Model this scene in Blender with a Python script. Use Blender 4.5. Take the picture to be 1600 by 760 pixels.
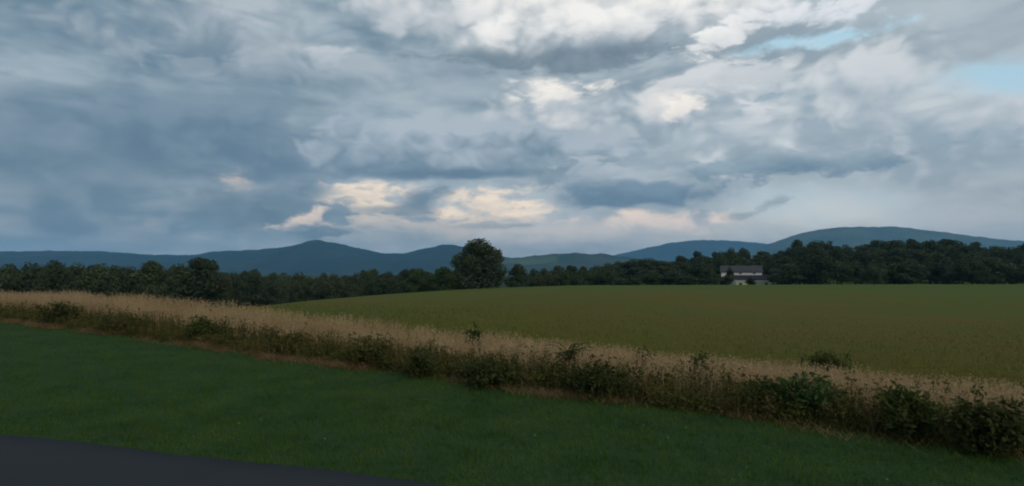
import bpy, bmesh, math, random
import numpy as np
from mathutils import Vector, Matrix, noise as mnoise

# ------------------------------------------------------------------ clearing
for o in list(bpy.data.objects):
    bpy.data.objects.remove(o, do_unlink=True)
scene = bpy.context.scene
COL = scene.collection

# ------------------------------------------------------------------ camera
F = 900.0                       # focal length in photo pixels (photo is 1600 wide)
CAM_Z = 2.0
PITCH = math.atan(45.0 / F)
cam_data = bpy.data.cameras.new('camera')
cam_data.sensor_width = 36.0
cam_data.lens = F / 1600.0 * 36.0
cam_data.clip_start = 0.1
cam_data.clip_end = 60000.0
camera = bpy.data.objects.new('camera', cam_data)
camera.location = (0, 0, CAM_Z)
camera.rotation_euler = (math.pi / 2 + PITCH, 0, 0)
COL.objects.link(camera)
scene.camera = camera

scene.view_settings.view_transform = 'Standard'
scene.view_settings.look = 'None'
scene.view_settings.exposure = 0.12
scene.view_settings.gamma = 1.0
scene.view_settings.use_curve_mapping = False
scene.cycles.use_denoising = True
scene.cycles.max_bounces = 6
scene.cycles.volume_bounces = 1
scene.cycles.transparent_max_bounces = 8
scene.cycles.pixel_filter_type = 'BLACKMAN_HARRIS'
scene.cycles.filter_width = 2.0

SUN_EL = math.radians(24)
SUN_AZ = math.radians(148)       # clockwise from the viewing direction (+Y)


def lin(r, g, b):
    def f(c):
        c /= 255.0
        return c / 12.92 if c <= 0.04045 else ((c + 0.055) / 1.055) ** 2.4
    return (f(r), f(g), f(b), 1.0)


def sky_dir(px, py):
    """photo pixel -> azimuth, elevation of that direction"""
    x, y, z = (px - 800.0) / F, 1.0, (380.0 - py) / F
    cy, sy = math.cos(PITCH), math.sin(PITCH)
    y, z = y * cy - z * sy, y * sy + z * cy
    return math.atan2(x, y), math.atan2(z, math.hypot(x, y))


# ------------------------------------------------------------------ node helper
class NT:
    def __init__(self, tree):
        self.t = tree

    def node(self, typ, **kw):
        n = self.t.nodes.new(typ)
        for k, v in kw.items():
            setattr(n, k, v)
        return n

    def put(self, sock, v):
        if isinstance(v, bpy.types.NodeSocket):
            self.t.links.new(v, sock)
        else:
            sock.default_value = v

    def m(self, op, a, b=None, c=None, clamp=False):
        n = self.node('ShaderNodeMath', operation=op, use_clamp=clamp)
        self.put(n.inputs[0], a)
        if b is not None:
            self.put(n.inputs[1], b)
        if c is not None:
            self.put(n.inputs[2], c)
        return n.outputs[0]

    def vm(self, op, a, b=None, scale=None):
        n = self.node('ShaderNodeVectorMath', operation=op)
        self.put(n.inputs[0], a)
        if b is not None:
            self.put(n.inputs[1], b)
        if scale is not None:
            self.put(n.inputs['Scale'], scale)
        return n.outputs[1] if op in ('LENGTH', 'DOT_PRODUCT', 'DISTANCE') else n.outputs[0]

    def mix(self, fac, a, b, blend='MIX'):
        n = self.node('ShaderNodeMix', data_type='RGBA', blend_type=blend)
        self.put(n.inputs[0], fac)
        self.put(n.inputs[6], a)
        self.put(n.inputs[7], b)
        return n.outputs[2]

    def noise(self, vec, scale, detail=4, rough=0.5, lac=2.0, dist=0.0, color=False):
        n = self.node('ShaderNodeTexNoise')
        self.put(n.inputs['Vector'], vec)
        n.inputs['Scale'].default_value = scale
        n.inputs['Detail'].default_value = detail
        n.inputs['Roughness'].default_value = rough
        n.inputs['Lacunarity'].default_value = lac
        n.inputs['Distortion'].default_value = dist
        return n.outputs['Color'] if color else n.outputs[0]

    def step(self, v, lo, hi, to0=0.0, to1=1.0):
        n = self.node('ShaderNodeMapRange', interpolation_type='SMOOTHSTEP')
        self.put(n.inputs[0], v)
        for i, x in zip((1, 2, 3, 4), (lo, hi, to0, to1)):
            self.put(n.inputs[i], x)
        return n.outputs[0]

    def sep(self, v):
        n = self.node('ShaderNodeSeparateXYZ')
        self.put(n.inputs[0], v)
        return n.outputs

    def comb(self, x, y, z):
        n = self.node('ShaderNodeCombineXYZ')
        self.put(n.inputs[0], x); self.put(n.inputs[1], y); self.put(n.inputs[2], z)
        return n.outputs[0]


# ------------------------------------------------------------------ world: broken cloud deck
def build_world():
    w = bpy.data.worlds.new('World')
    scene.world = w
    w.use_nodes = True
    t = w.node_tree
    t.nodes.clear()
    N = NT(t)
    w.cycles.sampling_method = 'MANUAL'
    w.cycles.sample_map_resolution = 256
    out = N.node('ShaderNodeOutputWorld')
    bg = N.node('ShaderNodeBackground')
    STR = 0.1
    bg.inputs[1].default_value = STR
    t.links.new(bg.outputs[0], out.inputs[0])
    sky = N.node('ShaderNodeTexSky', sky_type='NISHITA')
    sky.sun_disc = False
    sky.sun_elevation = SUN_EL
    sky.sun_rotation = SUN_AZ
    sky.air_density = 1.0
    sky.dust_density = 0.6
    sky.ozone_density = 1.0

    d = N.vm('NORMALIZE', N.node('ShaderNodeTexCoord').outputs['Generated'])
    dx, dy, dz = N.sep(d)
    az = N.m('ARCTAN2', dx, dy)
    el = N.m('ARCSINE', dz)
    # texture space: flattened so cloud forms are wider than high
    p = N.vm('MULTIPLY', d, (1.0, 1.0, 1.6))
    warp = N.noise(p, 6.0, 4, 0.5, color=True)
    wx, wy, wz = N.sep(N.vm('SUBTRACT', warp, (0.5, 0.5, 0.5)))
    pw = N.vm('ADD', p, N.vm('SCALE', N.vm('SUBTRACT', warp, (0.5, 0.5, 0.5)), scale=0.10))
    def billow(vec, scale):
        x = N.m('SUBTRACT', N.noise(vec, scale, 0, 0.5), 0.5)
        return N.m('SQRT', N.m('MULTIPLY_ADD', x, x, 0.004))   # rounded heaps, soft creases

    def density(vec, det):
        return N.m('MULTIPLY_ADD', billow(vec, 14.0), 0.40, N.noise(vec, 6.5, det, 0.52))
    n1 = N.m('MULTIPLY_ADD', billow(pw, 34.0), 0.32, density(pw, 6))
    n1b = N.m('ADD', density(N.vm('ADD', pw, (0.014, 0.0, 0.045)), 3), 0.03)
    relief = N.m('SUBTRACT', n1, n1b)                       # lit from the upper right
    pf = N.vm('MULTIPLY', d, (1.0, 1.0, 4.5))
    streak = N.noise(N.vm('ADD', pf, N.vm('SCALE', warp, scale=0.12)), 4.0, 4, 0.5)
    nn = N.m('SUBTRACT', n1, 0.57)
    azw = N.m('ADD', az, N.m('MULTIPLY', wx, 0.10))
    elw = N.m('ADD', el, N.m('MULTIPLY', wy, 0.055))

    K = 1.0 / STR

    def c(r, g, b):
        a = lin(r, g, b)
        return (a[0] * K, a[1] * K, a[2] * K, 1.0)

    # stratus deck: grey-blue, streaky, everywhere; paler towards the horizon
    deck = N.mix(N.step(streak, 0.34, 0.66), c(108, 132, 149), c(166, 181, 190))
    deck = N.mix(N.step(relief, -0.02, 0.22, 0.0, 0.5), deck, c(186, 194, 199))
    deck = N.mix(N.step(relief, 0.02, -0.20, 0.0, 0.35), deck, c(96, 120, 138))
    # a paler side towards the veiled sun
    side = N.step(az, -0.45, 0.75)
    deck = N.mix(N.m('MULTIPLY', side, 0.42), deck, c(190, 198, 202))
    deck = N.mix(N.step(N.m('ABSOLUTE', el), 0.0, 0.055, 0.62, 0.0), deck, N.mix(side, c(128, 146, 154), c(196, 202, 200)))
    # a few openings of clear sky
    clear = N.mix(1.0, sky.outputs[0], (0.6, 0.6, 0.6, 1), 'MULTIPLY')
    gaps = N.step(N.noise(pw, 2.6, 5, 0.5), 0.60, 0.70, 0.0, 0.8)
    gaps = N.m('MULTIPLY', gaps, N.step(el, 0.42, 0.6))
    col = N.mix(gaps, deck, clear)

    G = N.m('MULTIPLY_ADD', relief, 3.0, N.m('MULTIPLY', nn, 0.8))
    # finer fraying for the small far clouds
    nf = N.noise(N.vm('MULTIPLY', pw, (1.0, 1.0, 1.6)), 21.0, 4, 0.58)
    ns = N.m('MULTIPLY_ADD', nn, 0.8, N.m('MULTIPLY_ADD', nf, 1.3, -0.65))
    Gs = N.m('MULTIPLY_ADD', relief, 1.6, N.m('MULTIPLY', ns, 0.9))
    ae_tilt = {0: N.comb(azw, elw, 1.0)}
    for tl in sorted({k.get('tilt', 0) for k in CLOUDS} - {0}):
        ct, st = math.cos(math.radians(tl)), math.sin(math.radians(tl))
        ae_tilt[tl] = N.comb(N.m('MULTIPLY_ADD', azw, ct, N.m('MULTIPLY', elw, st)),
                             N.m('MULTIPLY_ADD', elw, ct, N.m('MULTIPLY', azw, -st)), 1.0)

    def blob(colr, px, py, rx, ry, top, base, amp=1.6, soft=0.7, op=1.0, tilt=0, bias=0.0, grad=0.55):
        a0, e0 = sky_dir(px, py)
        a = abs(sky_dir(px + rx, py)[0] - sky_dir(px - rx, py)[0]) / 2
        b = abs(sky_dir(px, py - ry)[1] - sky_dir(px, py + ry)[1]) / 2
        ct, st = math.cos(math.radians(tilt)), math.sin(math.radians(tilt))
        a0, e0 = a0 * ct + e0 * st, e0 * ct - a0 * st
        ae = ae_tilt[tilt]
        n = N.node('ShaderNodeVectorMath', operation='MULTIPLY_ADD')
        N.put(n.inputs[0], ae)
        n.inputs[1].default_value = (1 / a, 1 / b, 0)
        n.inputs[2].default_value = (-a0 / a, -e0 / b, 0)
        small = ry < 40
        r = N.m('MULTIPLY_ADD', ns if small else nn, -amp * (1.25 if small else 1.0), N.vm('LENGTH', n.outputs[0]))
        mask = N.step(r, 1.0, 1.0 - soft, 0.0, op)
        f = N.m('ADD', Gs if small else G, N.vm('DOT_PRODUCT', ae, (0, grad / b, 0.5 + bias - e0 * grad / b)))
        return N.mix(mask, colr, N.mix(f, c(*base), c(*top)))

    for b in CLOUDS:
        col = blob(col, **b)
    # brighter air towards the horizon, all round
    col = N.mix(N.step(el, 0.20, 0.02), col, N.mix(1.0, col, (1.33, 1.20, 1.10, 1), 'MULTIPLY'))
    N.put(bg.inputs[0], col)
    return w


def B(px, py, rx, ry, top, base, **k):
    return dict(px=px, py=py, rx=rx, ry=ry, top=top, base=base, **k)


CLOUDS = [
    # pale clear air low on the right, thin blue opening upper right
    B(1270, 330, 240, 66, (188, 205, 213), (208, 216, 216), soft=0.9, op=0.92, amp=0.8),
    # pale low sky in the middle and right
    B(900, 366, 360, 40, (204, 203, 200), (192, 196, 196), soft=1.0, op=0.85, amp=1.0),
    B(1000, 347, 150, 22, (236, 221, 208), (198, 200, 199), soft=0.9, op=0.9),
    B(620, 378, 240, 22, (152, 166, 172), (134, 152, 161), soft=1.0, op=0.75),
    # heavy grey-blue masses on the left
    B(330, 215, 350, 110, (116, 138, 155), (96, 119, 139), soft=0.6, op=0.8),
    B(100, 270, 330, 150, (112, 134, 150), (94, 117, 135), soft=1.0, op=0.8),
    B(400, 330, 190, 48, (102, 124, 140), (86, 109, 128), soft=0.7, op=0.9),
    B(300, 395, 240, 26, (136, 152, 160), (120, 138, 148), soft=1.0, op=0.7),
    B(350, 46, 270, 74, (182, 190, 197), (136, 153, 165), soft=0.9, op=0.8),
    B(420, 112, 190, 28, (158, 171, 181), (124, 143, 157), soft=0.5, op=0.8),
    B(640, 125, 260, 40, (166, 178, 187), (140, 157, 169), soft=0.9, op=0.85),
    # pale broken cloud over the whole right side
    B(1180, 175, 260, 95, (214, 218, 220), (160, 175, 185), soft=0.5, amp=1.8, op=0.92),
    B(1480, 200, 240, 110, (202, 208, 212), (152, 169, 180), soft=0.8, amp=1.8),
    # warm lit gaps low down
    B(582, 300, 80, 38, (244, 229, 208), (170, 174, 176), soft=1.0, amp=1.9, bias=0.1),
    B(474, 339, 92, 14, (232, 217, 200), (164, 172, 176), soft=0.8, tilt=14, amp=1.5, bias=0.1),
    B(768, 322, 104, 39, (246, 231, 210), (176, 178, 178), soft=1.0, amp=1.9, bias=0.12),
    B(640, 353, 170, 15, (204, 198, 190), (166, 174, 177), soft=0.8, op=0.85),
    B(376, 290, 46, 22, (196, 190, 182), (130, 148, 159), soft=0.8, op=0.85),
    # dark clouds in front of the warm gaps
    B(668, 306, 56, 22, (108, 130, 146), (92, 115, 134), soft=0.95, tilt=30, amp=1.6, op=0.9),
    B(480, 300, 66, 16, (116, 138, 152), (104, 127, 143), soft=0.9, tilt=3, op=0.85),
    B(612, 327, 46, 8, (132, 148, 158), (120, 138, 150), soft=0.9, op=0.7),
    B(500, 362, 66, 12, (98, 121, 136), (92, 115, 131), soft=0.7, op=0.85),
    B(770, 350, 70, 6, (150, 160, 166), (140, 152, 160), soft=0.7, op=0.7),
    # long mid bank with heaped tops and a dark flat base
    B(730, 234, 300, 56, (176, 187, 196), (118, 140, 156), soft=0.4, amp=1.8, op=0.95, grad=0.9, bias=0.12),
    B(690, 269, 240, 14, (108, 131, 148), (94, 118, 138), soft=0.8, op=0.92, amp=0.7),
    B(555, 230, 84, 48, (164, 178, 189), (108, 131, 149), soft=0.35, amp=1.8, op=0.95, grad=0.9, bias=0.08),
    B(545, 202, 30, 22, (160, 175, 185), (132, 152, 167), soft=0.4, amp=1.4, op=0.85),
    B(985, 305, 148, 28, (118, 142, 160), (92, 118, 139), soft=0.5, amp=0.55, op=0.97, grad=0.7),
    B(915, 272, 60, 26, (182, 191, 198), (126, 148, 163), soft=0.6, op=0.9),
    B(1240, 258, 200, 24, (152, 170, 181), (106, 131, 150), soft=0.6, grad=0.8),
    B(1210, 320, 34, 12, (140, 158, 168), (132, 150, 161), soft=0.9, tilt=30, op=0.7, amp=1.8),
    B(1155, 341, 36, 8, (146, 161, 170), (138, 154, 164), soft=0.8, op=0.7, amp=1.6),
    # bright heaps, middle and right
    B(875, 165, 120, 58, (212, 213, 213), (158, 173, 184), soft=0.8, amp=1.9, grad=0.9, bias=-0.05),
    B(872, 143, 82, 24, (244, 239, 231), (204, 207, 208), soft=0.8, amp=1.7, bias=0.15),
    B(1058, 172, 74, 54, (226, 224, 221), (186, 194, 201), soft=0.8, amp=1.9, bias=0.1),
    B(1064, 172, 44, 32, (250, 243, 234), (226, 221, 214), soft=0.7, amp=1.6, bias=0.25),
    B(1166, 188, 40, 30, (216, 219, 222), (172, 184, 192), soft=0.5),
    B(1150, 118, 110, 30, (212, 215, 217), (184, 193, 199), soft=0.6, amp=1.7),
    B(1194, 150, 34, 13, (138, 160, 177), (146, 166, 180), soft=0.8, op=0.75),
    B(1262, 150, 26, 10, (150, 168, 181), (154, 171, 183), soft=0.8, op=0.6),
    # high bank across the top: white crest, dark base
    B(880, 86, 330, 32, (136, 150, 160), (104, 122, 136), soft=0.7, op=0.95, amp=1.2),
    B(940, 14, 360, 70, (240, 238, 235), (186, 193, 198), soft=0.6, amp=1.5, bias=0.2, grad=0.8),
    B(960, 30, 260, 26, (244, 242, 238), (206, 210, 212), soft=0.8, amp=1.6, bias=0.1, op=0.85),
    B(630, 22, 100, 44, (212, 215, 217), (160, 172, 181), soft=0.5, amp=1.8),
    B(522, 84, 40, 22, (192, 199, 205), (146, 161, 172), soft=0.6, op=0.85),
    B(1255, 66, 130, 22, (172, 212, 230), (190, 217, 230), soft=0.7, op=0.9, amp=1.2),
    B(1570, 110, 120, 40, (172, 210, 228), (190, 214, 226), soft=0.8, op=0.8),
    B(1118, 58, 80, 24, (240, 239, 237), (196, 202, 206), soft=0.45, tilt=16, bias=0.15),
    B(1275, 14, 150, 36, (230, 232, 236), (208, 214, 220), soft=0.8),
]
build_world()

sun_data = bpy.data.lights.new('sun', 'SUN')
sun_data.energy = 1.0
sun_data.angle = math.radians(14)
sun_data.color = (1.0, 0.90, 0.76)
sun = bpy.data.objects.new('sun', sun_data)
sd = Vector((math.sin(SUN_AZ) * math.cos(SUN_EL), math.cos(SUN_AZ) * math.cos(SUN_EL), math.sin(SUN_EL)))
sun.rotation_euler = (-sd).to_track_quat('-Z', 'Y').to_euler()
COL.objects.link(sun)

# ================================================================== helpers
rng = np.random.default_rng(7)
random.seed(7)


def link(o, parent=None):
    COL.objects.link(o)
    if parent is not None:
        o.parent = parent
    return o


def mesh_np(name, verts, faces, mats=(), smooth=False, mat_idx=None):
    """mesh from arrays; faces is (n,3) or (n,4)"""
    verts = np.asarray(verts, np.float32)
    faces = np.asarray(faces, np.int32)
    me = bpy.data.meshes.new(name)
    n, k = faces.shape
    me.vertices.add(len(verts))
    me.vertices.foreach_set('co', verts.ravel())
    me.loops.add(n * k)
    me.loops.foreach_set('vertex_index', faces.ravel())
    me.polygons.add(n)
    me.polygons.foreach_set('loop_start', np.arange(0, n * k, k, dtype=np.int32))
    me.polygons.foreach_set('loop_total', np.full(n, k, np.int32))
    if smooth:
        me.polygons.foreach_set('use_smooth', np.ones(n, bool))
    for m in mats:
        me.materials.append(m)
    if mat_idx is not None:
        me.polygons.foreach_set('material_index', np.asarray(mat_idx, np.int32))
    me.update(calc_edges=True)
    return me


def obj(name, me, parent=None, loc=(0, 0, 0)):
    o = bpy.data.objects.new(name, me)
    o.location = loc
    return link(o, parent)


def tag(o, label=None, cat=None, group=None, kind=None):
    if label: o['label'] = label
    if cat: o['category'] = cat
    if group: o['group'] = group
    if kind: o['kind'] = kind
    return o


def empty(name, loc, rz=0.0):
    o = bpy.data.objects.new(name, None)
    o.empty_display_size = 0.3
    o.location = loc
    o.rotation_euler = (0, 0, rz)
    return link(o)


def copy_tree(src, loc, rz, sc):
    r = src.copy(); COL.objects.link(r)
    r.location = loc; r.rotation_euler = (0, 0, rz); r.scale = sc
    for ch in src.children:
        c = ch.copy(); COL.objects.link(c); c.parent = r
        for g in ch.children:
            d = g.copy(); COL.objects.link(d); d.parent = c
    return r


def smooth01(v):
    v = np.clip(v, 0, 1)
    return v * v * (3 - 2 * v)


# ================================================================== terrain
LX, LY = -8.8, 15.65                    # a point on the front edge of the weed strip
TX, TY = 0.874, -0.486                  # along the strip, towards the right
NX, NY = 0.486, 0.874                   # across it, away from the road


def s_of(x, y):
    return (x - LX) * NX + (y - LY) * NY


def t_of(x, y):
    return (x - LX) * TX + (y - LY) * TY


def st_xy(s, t):
    return LX + NX * s + TX * t, LY + NY * s + TY * t


CRX = [-400, -150, -90, -53, -43, -29, -14.4, 0, 14, 29, 73, 120, 300]
CRZ = [-13, -10.5, -8.0, -5.4, -4.2, -2.9, -1.95, -1.36, -1.05, -1.12, -0.95, -0.9, -0.5]
PCX = [-400, 100, 294, 360, 430, 500, 600, 700, 800, 900, 1000, 1400]
PCY = [496, 494, 488, 482, 475, 467, 459, 452, 447, 443, 436, 420]
WAVES = [(rng.uniform(0, 6.28), rng.uniform(0, 6.28), rng.uniform(0.6, 1.6)) for _ in range(8)]


def bumps(x, y, wl):
    z = 0
    for i, (a, ph, f) in enumerate(WAVES):
        z = z + np.sin((x * math.cos(a) + y * math.sin(a)) * 6.283 / wl * f + ph)
    return z / len(WAVES)


def gz(x, y):
    x = np.asarray(x, float); y = np.asarray(y, float)
    s = s_of(x, y); t = t_of(x, y)
    near = -0.018 * np.clip(t, -10, 30) - 0.10 * np.clip(s, 0, 6.5) * np.clip(t / 9.0, 0, 1.25)
    near = near + 0.02 * bumps(x, y, 3.5)
    # field running out to a rounded crest at about 130 m
    zc = np.interp(x, CRX, CRZ)
    k = smooth01((y - 18) / 112.0)
    back = near * (1 - k) + zc * k + 0.12 * bumps(x, y, 60.0) * smooth01((y - 30) / 60)
    # the field falls away to the left
    pxl = 800 + F * x / np.maximum(y, 5.0)
    lim = CAM_Z - (np.interp(pxl, PCX, PCY) - 425) / F * y - 0.10
    k2 = smooth01((y - 24) / 20.0)
    dlt = back - lim
    soft = np.where(dlt > 0.6, dlt, np.where(dlt < -0.6, 0.0, (dlt + 0.6) ** 2 / 2.4))
    back = back - soft * k2
    # beyond the crest: valley on the left, wooded rise on the right
    d = np.clip(y - 130, 0, None)
    left = zc - 0.10 * np.clip(d, 0, 75)
    left = np.minimum(left, -4.0) * smooth01(d / 60) + left * (1 - smooth01(d / 60))
    right = zc - 0.032 * np.clip(d, 0, 70) + smooth01((x - 30) / 170.0) * smooth01((d - 65) / 130) * 11.0
    w = smooth01((x - 5) / 40.0)
    far = left * (1 - w) + right * w
    kb = smooth01(d / 25.0)
    z = back * (1 - kb) + far * kb
    # settle to the valley floor
    kv = smooth01((np.hypot(x, y) - 380) / 500.0)
    z = z * (1 - kv) - 12.0 * kv
    # behind the camera stay level
    kn = smooth01((-y - 6) / 12.0)
    return z * (1 - kn) - 0.3 * kn


def ray_ground(px, py):
    """world point where the view through that photo pixel meets the ground"""
    x_, z_ = (px - 800) / F, (380 - py) / F
    cy, sy = math.cos(PITCH), math.sin(PITCH)
    d = Vector((x_, cy - z_ * sy, sy + z_ * cy))
    k = 1.0
    while k < 400:
        p = Vector((0, 0, CAM_Z)) + d * k
        if p.z < float(gz(p.x, p.y)):
            return p
        k += 0.03
    return p


_ra, _rb = ray_ground(294, 716), ray_ground(650, 757)
_rk = (_rb.y - _ra.y) / (_rb.x - _ra.x)


def road_edge(x):
    return _ra.y + _rk * (x - _ra.x)


# ------------------------------------------------------------------ materials
def new_mat(name):
    m = bpy.data.materials.new(name)
    m.use_nodes = True
    t = m.node_tree
    t.nodes.clear()
    N = NT(t)
    out = N.node('ShaderNodeOutputMaterial')
    b = N.node('ShaderNodeBsdfPrincipled')
    t.links.new(b.outputs[0], out.inputs[0])
    b.inputs['Roughness'].default_value = 0.85
    b.inputs['Specular IOR Level'].default_value = 0.05
    return m, N, b, out


def pos(N):
    return N.node('ShaderNodeNewGeometry').outputs['Position']


def simple_mat(name, col, rough=0.8, var=0.15, scale=20.0, bump=0.0):
    m, N, b, out = new_mat(name)
    n = N.noise(pos(N), scale, 4, 0.6)
    N.put(b.inputs['Base Color'], N.mix(n, tuple(c * (1 - var) for c in col[:3]) + (1,), tuple(min(1, c * (1 + var)) for c in col[:3]) + (1,)))
    b.inputs['Roughness'].default_value = rough
    if bump:
        bp = N.node('ShaderNodeBump')
        bp.inputs['Strength'].default_value = bump
        N.put(bp.inputs['Height'], n)
        N.put(b.inputs['Normal'], bp.outputs[0])
    return m


def leaf_mat(name, dark, light, scale=0.6, trans=0.25, objvar=0.35, third=None):
    """foliage: colour differs from clump to clump, leaf to leaf and plant to plant"""
    m, N, b, out = new_mat(name)
    geo = N.node('ShaderNodeNewGeometry')
    n = N.noise(geo.outputs['Position'], scale, 3, 0.6)
    info = N.node('ShaderNodeObjectInfo')
    f = N.m('ADD', N.step(n, 0.3, 0.7, 0.0, 0.7), N.m('MULTIPLY', geo.outputs['Random Per Island'], 0.3))
    f = N.m('ADD', f, N.m('MULTIPLY', N.m('SUBTRACT', info.outputs['Random'], 0.5), objvar * 2), clamp=True)
    c = N.mix(f, dark + (1,), light + (1,))
    if third:
        g = N.step(N.noise(geo.outputs['Position'], scale * 2.3, 2, 0.5), 0.55, 0.7, 0, 0.7)
        c = N.mix(g, c, third + (1,))
    N.put(b.inputs['Base Color'], c)
    b.inputs['Roughness'].default_value = 0.7
    tr = N.node('ShaderNodeBsdfTranslucent')
    N.put(tr.inputs[0], c)
    mx = N.node('ShaderNodeMixShader')
    mx.inputs[0].default_value = trans
    N.t.links.new(b.outputs[0], mx.inputs[1])
    N.t.links.new(tr.outputs[0], mx.inputs[2])
    N.t.links.new(mx.outputs[0], out.inputs[0])
    return m


M = {}
M['bark'] = simple_mat('bark', (0.07, 0.055, 0.04), 0.9, 0.35, 6, 0.4)
M['stem'] = simple_mat('green_stem', (0.09, 0.085, 0.04), 0.8, 0.3, 30)
M['tree'] = leaf_mat('tree_foliage', (0.036, 0.050, 0.026), (0.085, 0.108, 0.048), 0.35, 0.25, 0.25)
M['tree_light'] = leaf_mat('light_tree_foliage', (0.040, 0.064, 0.022), (0.082, 0.118, 0.038), 0.35, 0.25, 0.15)
M['round_tree'] = leaf_mat('round_tree_foliage', (0.036, 0.050, 0.027), (0.085, 0.105, 0.050), 0.4, 0.2, 0.0)
M['weed'] = leaf_mat('weed_leaf', (0.046, 0.056, 0.015), (0.125, 0.115, 0.034), 1.3, 0.3, 0.1, (0.16, 0.105, 0.048))
M['shrub'] = leaf_mat('shrub_leaf', (0.034, 0.050, 0.014), (0.084, 0.102, 0.026), 4.0, 0.3, 0.2)
M['shrub_green'] = leaf_mat('green_shrub_leaf', (0.035, 0.065, 0.020), (0.070, 0.115, 0.035), 4.0, 0.3, 0.1)
M['dark_shrub'] = leaf_mat('dark_shrub_leaf', (0.028, 0.036, 0.012), (0.068, 0.076, 0.022), 4.0, 0.25, 0.1)
M['straw'] = leaf_mat('tall_dry_grass', (0.36, 0.238, 0.12), (0.56, 0.395, 0.225), 0.9, 0.35, 0.0, (0.30, 0.25, 0.09))
M['litter'] = leaf_mat('dry_cut_grass', (0.13, 0.082, 0.038), (0.30, 0.195, 0.10), 1.5, 0.2, 0.0, (0.07, 0.085, 0.025))
M['lawn_blade'] = leaf_mat('lawn_grass', (0.024, 0.066, 0.010), (0.090, 0.155, 0.026), 1.1, 0.25, 0.0, (0.100, 0.125, 0.027))
M['field_blade'] = leaf_mat('field_grass', (0.085, 0.092, 0.021), (0.13, 0.124, 0.030), 0.25, 0.3, 0.0, (0.15, 0.105, 0.03))

# field soil and turf: broad patches of green, olive and brown
m, N, b, out = new_mat('field_turf')
p = pos(N)
px_, py_, pz_ = N.sep(p)
pst = N.comb(N.m('MULTIPLY', px_, 0.035), N.m('MULTIPLY', py_, 0.07), 0.0)
big = N.noise(pst, 1.0, 4, 0.55, dist=0.6)
mid = N.noise(N.comb(N.m('MULTIPLY', px_, 0.25), N.m('MULTIPLY', py_, 0.6), 0.0), 1.0, 4, 0.6)
fine = N.noise(p, 5.0, 4, 0.65)
olive = N.mix(mid, (0.080, 0.086, 0.007, 1), (0.114, 0.108, 0.010, 1))
green = N.mix(mid, (0.060, 0.098, 0.009, 1), (0.085, 0.116, 0.013, 1))
brown = N.mix(mid, (0.128, 0.084, 0.011, 1), (0.165, 0.102, 0.018, 1))
far_green = N.m('MULTIPLY', N.step(py_, 45.0, 115.0, 0.0, 0.8), N.step(px_, -30.0, 25.0, 0.25, 1.0))
c = N.mix(N.m('ADD', N.step(big, 0.48, 0.64, 0.0, 0.6), far_green, clamp=True), olive, green)
c = N.mix(N.m('MULTIPLY', N.step(big, 0.50, 0.34, 0.0, 0.9), N.step(py_, 55.0, 100.0, 1.0, 0.12)), c, brown)
dip = N.m('MULTIPLY', N.step(py_, 70.0, 30.0, 0.0, 0.6), N.step(px_, -12.0, 6.0))
c = N.mix(N.m('MULTIPLY', dip, N.step(mid, 0.3, 0.6)), c, (0.105, 0.078, 0.012, 1))
c = N.mix(N.step(fine, 0.35, 0.7, 0.0, 0.35), c, (0.055, 0.060, 0.020, 1))
N.put(b.inputs['Base Color'], c)
bp = N.node('ShaderNodeBump'); bp.inputs['Strength'].default_value = 0.5; bp.inputs['Distance'].default_value = 0.05
N.put(bp.inputs['Height'], fine); N.put(b.inputs['Normal'], bp.outputs[0])
M['field'] = m

m, N, b, out = new_mat('lawn_turf')
p = pos(N)
c = N.mix(N.noise(p, 0.9, 4, 0.6), (0.020, 0.048, 0.016, 1), (0.040, 0.078, 0.026, 1))
c = N.mix(N.step(N.noise(p, 14, 3, 0.6), 0.45, 0.75, 0, 0.5), c, (0.028, 0.026, 0.014, 1))
N.put(b.inputs['Base Color'], c)
M['lawn'] = m
m, N, b, out = new_mat('valley_ground')
p = pos(N)
c = N.mix(N.step(N.noise(p, 0.004, 4, 0.6), 0.55, 0.68), (0.026, 0.038, 0.020, 1), (0.070, 0.100, 0.036, 1))
N.put(b.inputs['Base Color'], c)
M['ground'] = m
m, N, b, out = new_mat('verge_soil')
c = N.mix(N.noise(pos(N), 3, 4, 0.6), (0.040, 0.040, 0.014, 1), (0.085, 0.068, 0.030, 1))
N.put(b.inputs['Base Color'], c)
M['soil'] = m

m, N, b, out = new_mat('asphalt')
p = pos(N)
g = N.noise(p, 160.0, 3, 0.7)
c = N.mix(g, (0.026, 0.028, 0.032, 1), (0.052, 0.055, 0.060, 1))
c = N.mix(N.step(N.noise(p, 1.3, 4, 0.6), 0.45, 0.7, 0, 0.4), c, (0.034, 0.036, 0.038, 1))
N.put(b.inputs['Base Color'], c)
bp = N.node('ShaderNodeBump'); bp.inputs['Strength'].default_value = 0.4; bp.inputs['Distance'].default_value = 0.004
N.put(bp.inputs['Height'], g); N.put(b.inputs['Normal'], bp.outputs[0])
b.inputs['Roughness'].default_value = 0.8
M['asphalt'] = m

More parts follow.
